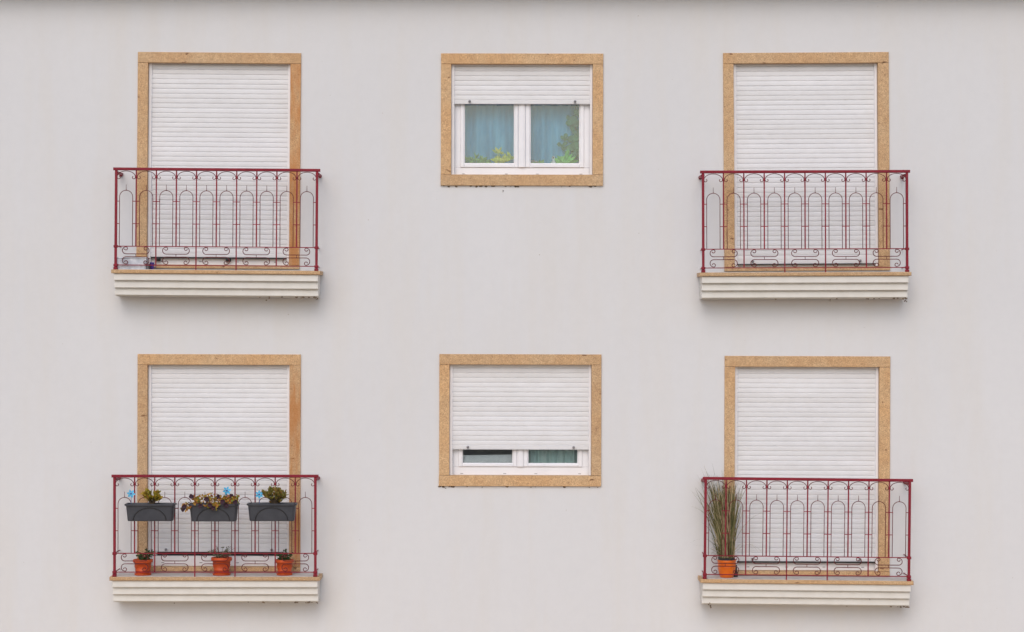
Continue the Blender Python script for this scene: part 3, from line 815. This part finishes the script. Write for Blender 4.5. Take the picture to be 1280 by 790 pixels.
# trailing pansies in the middle planter
rnd = random.Random(4)
z0 = Z(631.0, PY); root = thing('flowering_plant', "dark purple flowers with orange-olive leaves spilling from a grey planter", 'plant', (X(268, PY), PY, z0))
fo, st = MB(), MB()
heads = [(-27, -9), (-22, -4), (6, -8), (22, -9.5), (28, -2), (25, -6), (-37, 6), (-3, 1), (1, 5), (-8, -6), (12, -3), (-15, 2), (16, 2), (-35, 3)]
def pxv(dx, dy, y): return Vector((dx * 0.0077, y, -(dy - 2.0) * 0.0077 + 0.0))
for (dx, dy) in heads:
    y = rnd.uniform(-.12, -.06) if dy > -4 else rnd.uniform(-.09, .05)
    c = pxv(dx, dy, y)
    base = Vector((max(-.2, min(.2, dx * .006)), 0, -0.01))
    mid = (base + c) / 2; mid.z = max(c.z, .01) + .02
    st.tube([base, mid, c], .0022, 5)
    fl = MB(); c = c + Vector((0, -.02, 0))
    for k in range(7):
        a = k * .9 + rnd.random() * .6
        fl.leaf(c + Vector((0, -.004, 0)), (math.cos(a), -.25, math.sin(a)), rnd.uniform(.020, .030), .030, nrm=(0, -1, .1))
    obj('flower_head', fl, root, mat='petal_dark')
for k in range(430):
    t = rnd.gauss(0, .42)
    if rnd.random() < .25: c = pxv(rnd.uniform(14, 30), rnd.uniform(-9, 0), rnd.uniform(-.1, .03))
    elif rnd.random() < .12: c = pxv(rnd.uniform(-37, -30), rnd.uniform(0, 7), rnd.uniform(-.12, -.08))
    elif rnd.random() < .25: c = pxv(rnd.uniform(-10, 6), rnd.uniform(0, 5), rnd.uniform(-.115, -.09))
    else:
        dx = rnd.uniform(-26, 22); c = pxv(dx, rnd.uniform(-12 + abs(dx + 5) * .22, 1), rnd.uniform(-.09, .05))
    fo.leaf(c, (rnd.uniform(-1, 1), rnd.uniform(-.8, .1), rnd.uniform(-.6, 1)), rnd.uniform(.02, .036), rnd.uniform(.013, .02), nrm=(rnd.uniform(-1, 1), -1, rnd.uniform(-.2, 1)))
obj('stem', st, root, mat='stem'); obj('foliage', fo, root, mat='leaf_orange')
# blue toy flowers on sticks
def pinwheel(px, py, label, py0=631):
    y = PY - 0.02
    root = thing('toy_flower', label, 'garden decoration', (X(px, y), y, Z(py0, y)), 0, 'blue toy flowers in the planters')
    h = Z(py, y) - Z(py0, y)
    m = MB(); m.tube([(0, 0, -0.02), (0, 0.004, h)], .0022, 6); obj('stick', m, root, mat='blue_dark')
    pm = MB(); pm.leaf((0.006, -.004, 0), (1, -.12, 0), .036, .023, nrm=(0, -1, .35), curl=.4)
    pme = pm.mesh('petal', 'blue')
    off = random.uniform(0, 60)
    for k in range(6): obj('petal', pme, root, (0, -.006, h), rot=(0, R(off + 60 * k), 0))
    m = MB(); m.blob((0, -.012, h), .009, .006, .009, 10, 6); obj('hub', m, root, mat='blue_dark')
pinwheel(164.0, 617.0, "blue toy flower beside the yellow-olive bush")
pinwheel(283.8, 613.2, "blue toy flower standing above the dark trailing flowers")
pinwheel(324.2, 618.0, "blue toy flower beside the spiky bronze-green bush")

# ------------------------------------------------------------------ terracotta pots standing inside the railing
POTY = -0.20
def flowerpot(px, pxw, pyt, label, leafm, style, turn=0.0):
    y = POTY; s = pxw * (CAM_D + y) / K / 2; h = (720.6 - pyt) * (CAM_D + y) / K - 0.012
    root = thing('potted_plant', label, 'potted plant', (X(px, y), y, lz + 0.001), 0, 'terracotta pots on the balcony slab')
    sc_ = s * 0.90
    m = MB(); m.lathe([(0.001, 0), (sc_ * .80, 0), (sc_ * .93, .006), (sc_ * .96, .020), (sc_ * .88, .021), (sc_ * .72, .010), (0.001, .010)], n=32)
    obj('saucer', m, root, mat='terracotta')
    r = s
    m = MB(); m.lathe([(0.001, .0105), (r * .68, .0105), (r * .70, .02), (r * .74, h * .28), (r * .77, h * .29), (r * .775, h * .33), (r * .755, h * .34), (r * .86, h * .80), (r * .99, h * .82), (r, h * .85), (r, h * .95), (r * .97, h), (r * .86, h), (r * .84, h * .9)], n=36)
    obj('pot', m, root, mat='terracotta')
    m = MB(); m.lathe([(0.001, h * .9), (r * .845, h * .9)], n=24); obj('soil', m, root, mat='soil')
    # embossed swag ring
    m = MB()
    for k in range(6):
        a0 = k * 60 + 12
        pts = []
        for q in range(11):
            a = R(a0 + q * 4.6); zz = h * (.62 - .16 * math.sin(math.pi * q / 10)); rr = r * (.755 + .105 * (zz / h - .34) / .46) + .0015
            pts.append((rr * math.cos(a), rr * math.sin(a), zz))
        m.tube(pts, .0025, 5)
    obj('swag_relief', m, root, mat='terracotta')
    fo, st = MB(), MB(); rn = random.Random(int(px))
    if style == 'leafy':
        for k in range(14):
            dx = rn.uniform(-r, r) * 1.0; dz = rn.uniform(.02, .085) + (0.03 if dx > r * .2 and rn.random() < .6 else 0)
            top = Vector((dx * 1.05, rn.uniform(-.04, .04), h + dz))
            st.tube([(dx * .4, 0, h * .9), (dx * .7, 0, h + dz * .4), top], .0025, 5)
            for q in range(9):
                t = q / 8; c = Vector((dx * (.5 + .55 * t), top.y * t, h * .95 + dz * t))
                fo.leaf(c, (rn.uniform(-1, 1), rn.uniform(-.8, .2), rn.uniform(-.3, .8)), rn.uniform(.02, .034), rn.uniform(.012, .018), nrm=(rn.uniform(-.8, .8), -1, rn.uniform(0, 1)))
    else:
        for k in range(34):
            a = rn.uniform(-1, 1); ln = rn.uniform(.05, .135)
            top = Vector((a * r * 1.3, rn.uniform(-.05, .05), h + ln * (1 - .3 * abs(a))))
            st.tube([(a * r * .4, 0, h * .9), (a * r * .8, 0, h + ln * .5), top], .0014, 4)
            for q in range(4 if ln > .09 else 8):
                t = rn.uniform(.1, 1 if ln < .09 else .95)
                fo.leaf((a * r * (.4 + .9 * t), top.y * t, h * .95 + (top.z - h) * t), (rn.uniform(-1, 1), rn.uniform(-.6, .2), rn.uniform(0, 1)), rn.uniform(.012, .026), rn.uniform(.005, .011), nrm=(rn.uniform(-.8, .8), -1, .4))
    obj('stem', st, root, mat='stem'); obj('foliage', fo, root, mat=leafm)
flowerpot(178.6, 24.8, 699.0, "terracotta pot with dark leaves, below the yellow-olive bush's planter", 'leaf_dark', 'leafy')
flowerpot(277.0, 26.2, 696.4, "terracotta pot with wispy grey-green stems, tallest of the clay pots", 'leaf_grey', 'wispy')
flowerpot(355.6, 23.4, 699.2, "terracotta pot with dark leaves, below the bronze-green bush's planter", 'leaf_dark', 'leafy')

# ------------------------------------------------------------------ tall grass in the orange pot
gy = -0.19
gx = X(908.4, gy); gzb = roots[3][2] + math.tan(R(0.6)) * (roots[3][1] - gx) + 0.002
root = thing('potted_grass', "tall mixed green and straw grass in a bright orange pot", 'potted plant', (gx, gy, gzb))
m = MB(); r, h = 0.092, 0.172
m.lathe([(0.001, 0), (r * .60, 0), (r * .70, .008), (r * .86, .05), (r * .94, .10), (r * .98, h - .012), (r, h - .010), (r, h), (r * .93, h), (r * .9, h - .03)], n=40)
obj('pot', m, root, mat='orange')
m = MB(); pts = []
for k in range(13):
    a = R(240 + k * 5); zz = h * (.70 - .1 * math.sin(math.pi * k / 12)); pts.append((r * .955 * math.cos(a), r * .955 * math.sin(a), zz))
m.tube(pts, .003, 5); obj('swag_relief', m, root, mat='orange')
m = MB(); m.lathe([(0.001, h + .018), (r * .80, h + .018), (r * .86, h + .022), (r * .86, h - .02), (r * .80, h - .028)], n=28)
obj('inner_pot', m, root, mat='black')
bl = MB(); rn = random.Random(11)
def blade(bx, by, dx, dy, hh, wd, droop=0.0, side=1):
    n = 9; vs = []; fs = []
    tw = rn.uniform(-.9, .9); kn = rn.uniform(.45, .85); kx = rn.gauss(0, .035); ky = rn.gauss(0, .03); droop += abs(rn.gauss(0, .05))
    for i in range(n + 1):
        t = i / n
        x = bx + dx * (t ** 1.35) + kx * max(0, t - kn) / (1 - kn); y = by + dy * (t ** 1.3) + ky * max(0, t - kn) / (1 - kn); z = h + .01 + hh * t - droop * max(0, t - .45) ** 2 * 3
        ww = wd * (1 - t) ** .6 * (0.6 + .8 * min(t * 3, 1)) * .5 + .0003
        c_, s_ = math.cos(tw), math.sin(tw)
        vs += [(x - ww * c_, y - ww * s_, z), (x, y + ww * .3, z), (x + ww * c_, y + ww * s_, z)]
    for i in range(n):
        a = i * 3
        fs += [(a, a + 1, a + 4, a + 3), (a + 1, a + 2, a + 5, a + 4)]
    bl.add(vs, fs, False)
for k in range(350):
    u = rn.gauss(-.25, .55); u = max(-1.9, min(.95, u))
    hh = rn.uniform(.58, .90) * (1 - .07 * abs(u)) if rn.random() < .72 else rn.uniform(.12, .5)
    dx = u * .155 * (hh / .7) + rn.gauss(0, .022); dy = rn.gauss(0, .05)
    blade(rn.gauss(0, .028), rn.gauss(0, .028), dx, max(dy, -.11), hh, rn.uniform(.004, .0085))
for k in range(34): blade(rn.gauss(-.02, .02), 0, rn.uniform(-.26, -.10), rn.uniform(-.05, .05), rn.uniform(.45, .95), .005)
for k in range(60): blade(rn.gauss(-.02, .02), 0, rn.uniform(-.17, -.03), rn.uniform(-.08, .03), rn.uniform(.05, .28), .006)
blade(-.03, 0, -.30, -.02, .68, .006, .10); blade(-.03, 0, -.27, -.04, .74, .006, .05); blade(-.02, 0, -.33, -.08, .34, .003, .12)
blade(-.02, 0, -.36, .02, .20, .0025, .02); blade(.02, 0, .19, -.02, .80, .006); blade(.02, 0, .15, -.02, .76, .007); blade(.02, 0, .13, -.04, .50, .005)
blade(.03, 0, .26, -.05, .30, .003, .16); blade(.03, 0, .36, -.05, .28, .003, .3); blade(.02, 0, .33, -.04, .60, .003, .1); blade(.02, 0, .22, -.03, .66, .003)
obj('blades', bl, root, mat='grass_blade')
root = thing('box_stand', "dark square stand tucked behind the orange grass pot", 'stand', (X(917.6, -.13), -.13, gzb - 0.003))
m = MB(); m.cbox(-.034, .034, -.035, .035, .0, .055, .004); m.cbox(-.026, .026, -.028, .028, .0555, .12, .004)
obj('body', m, root, mat='black')
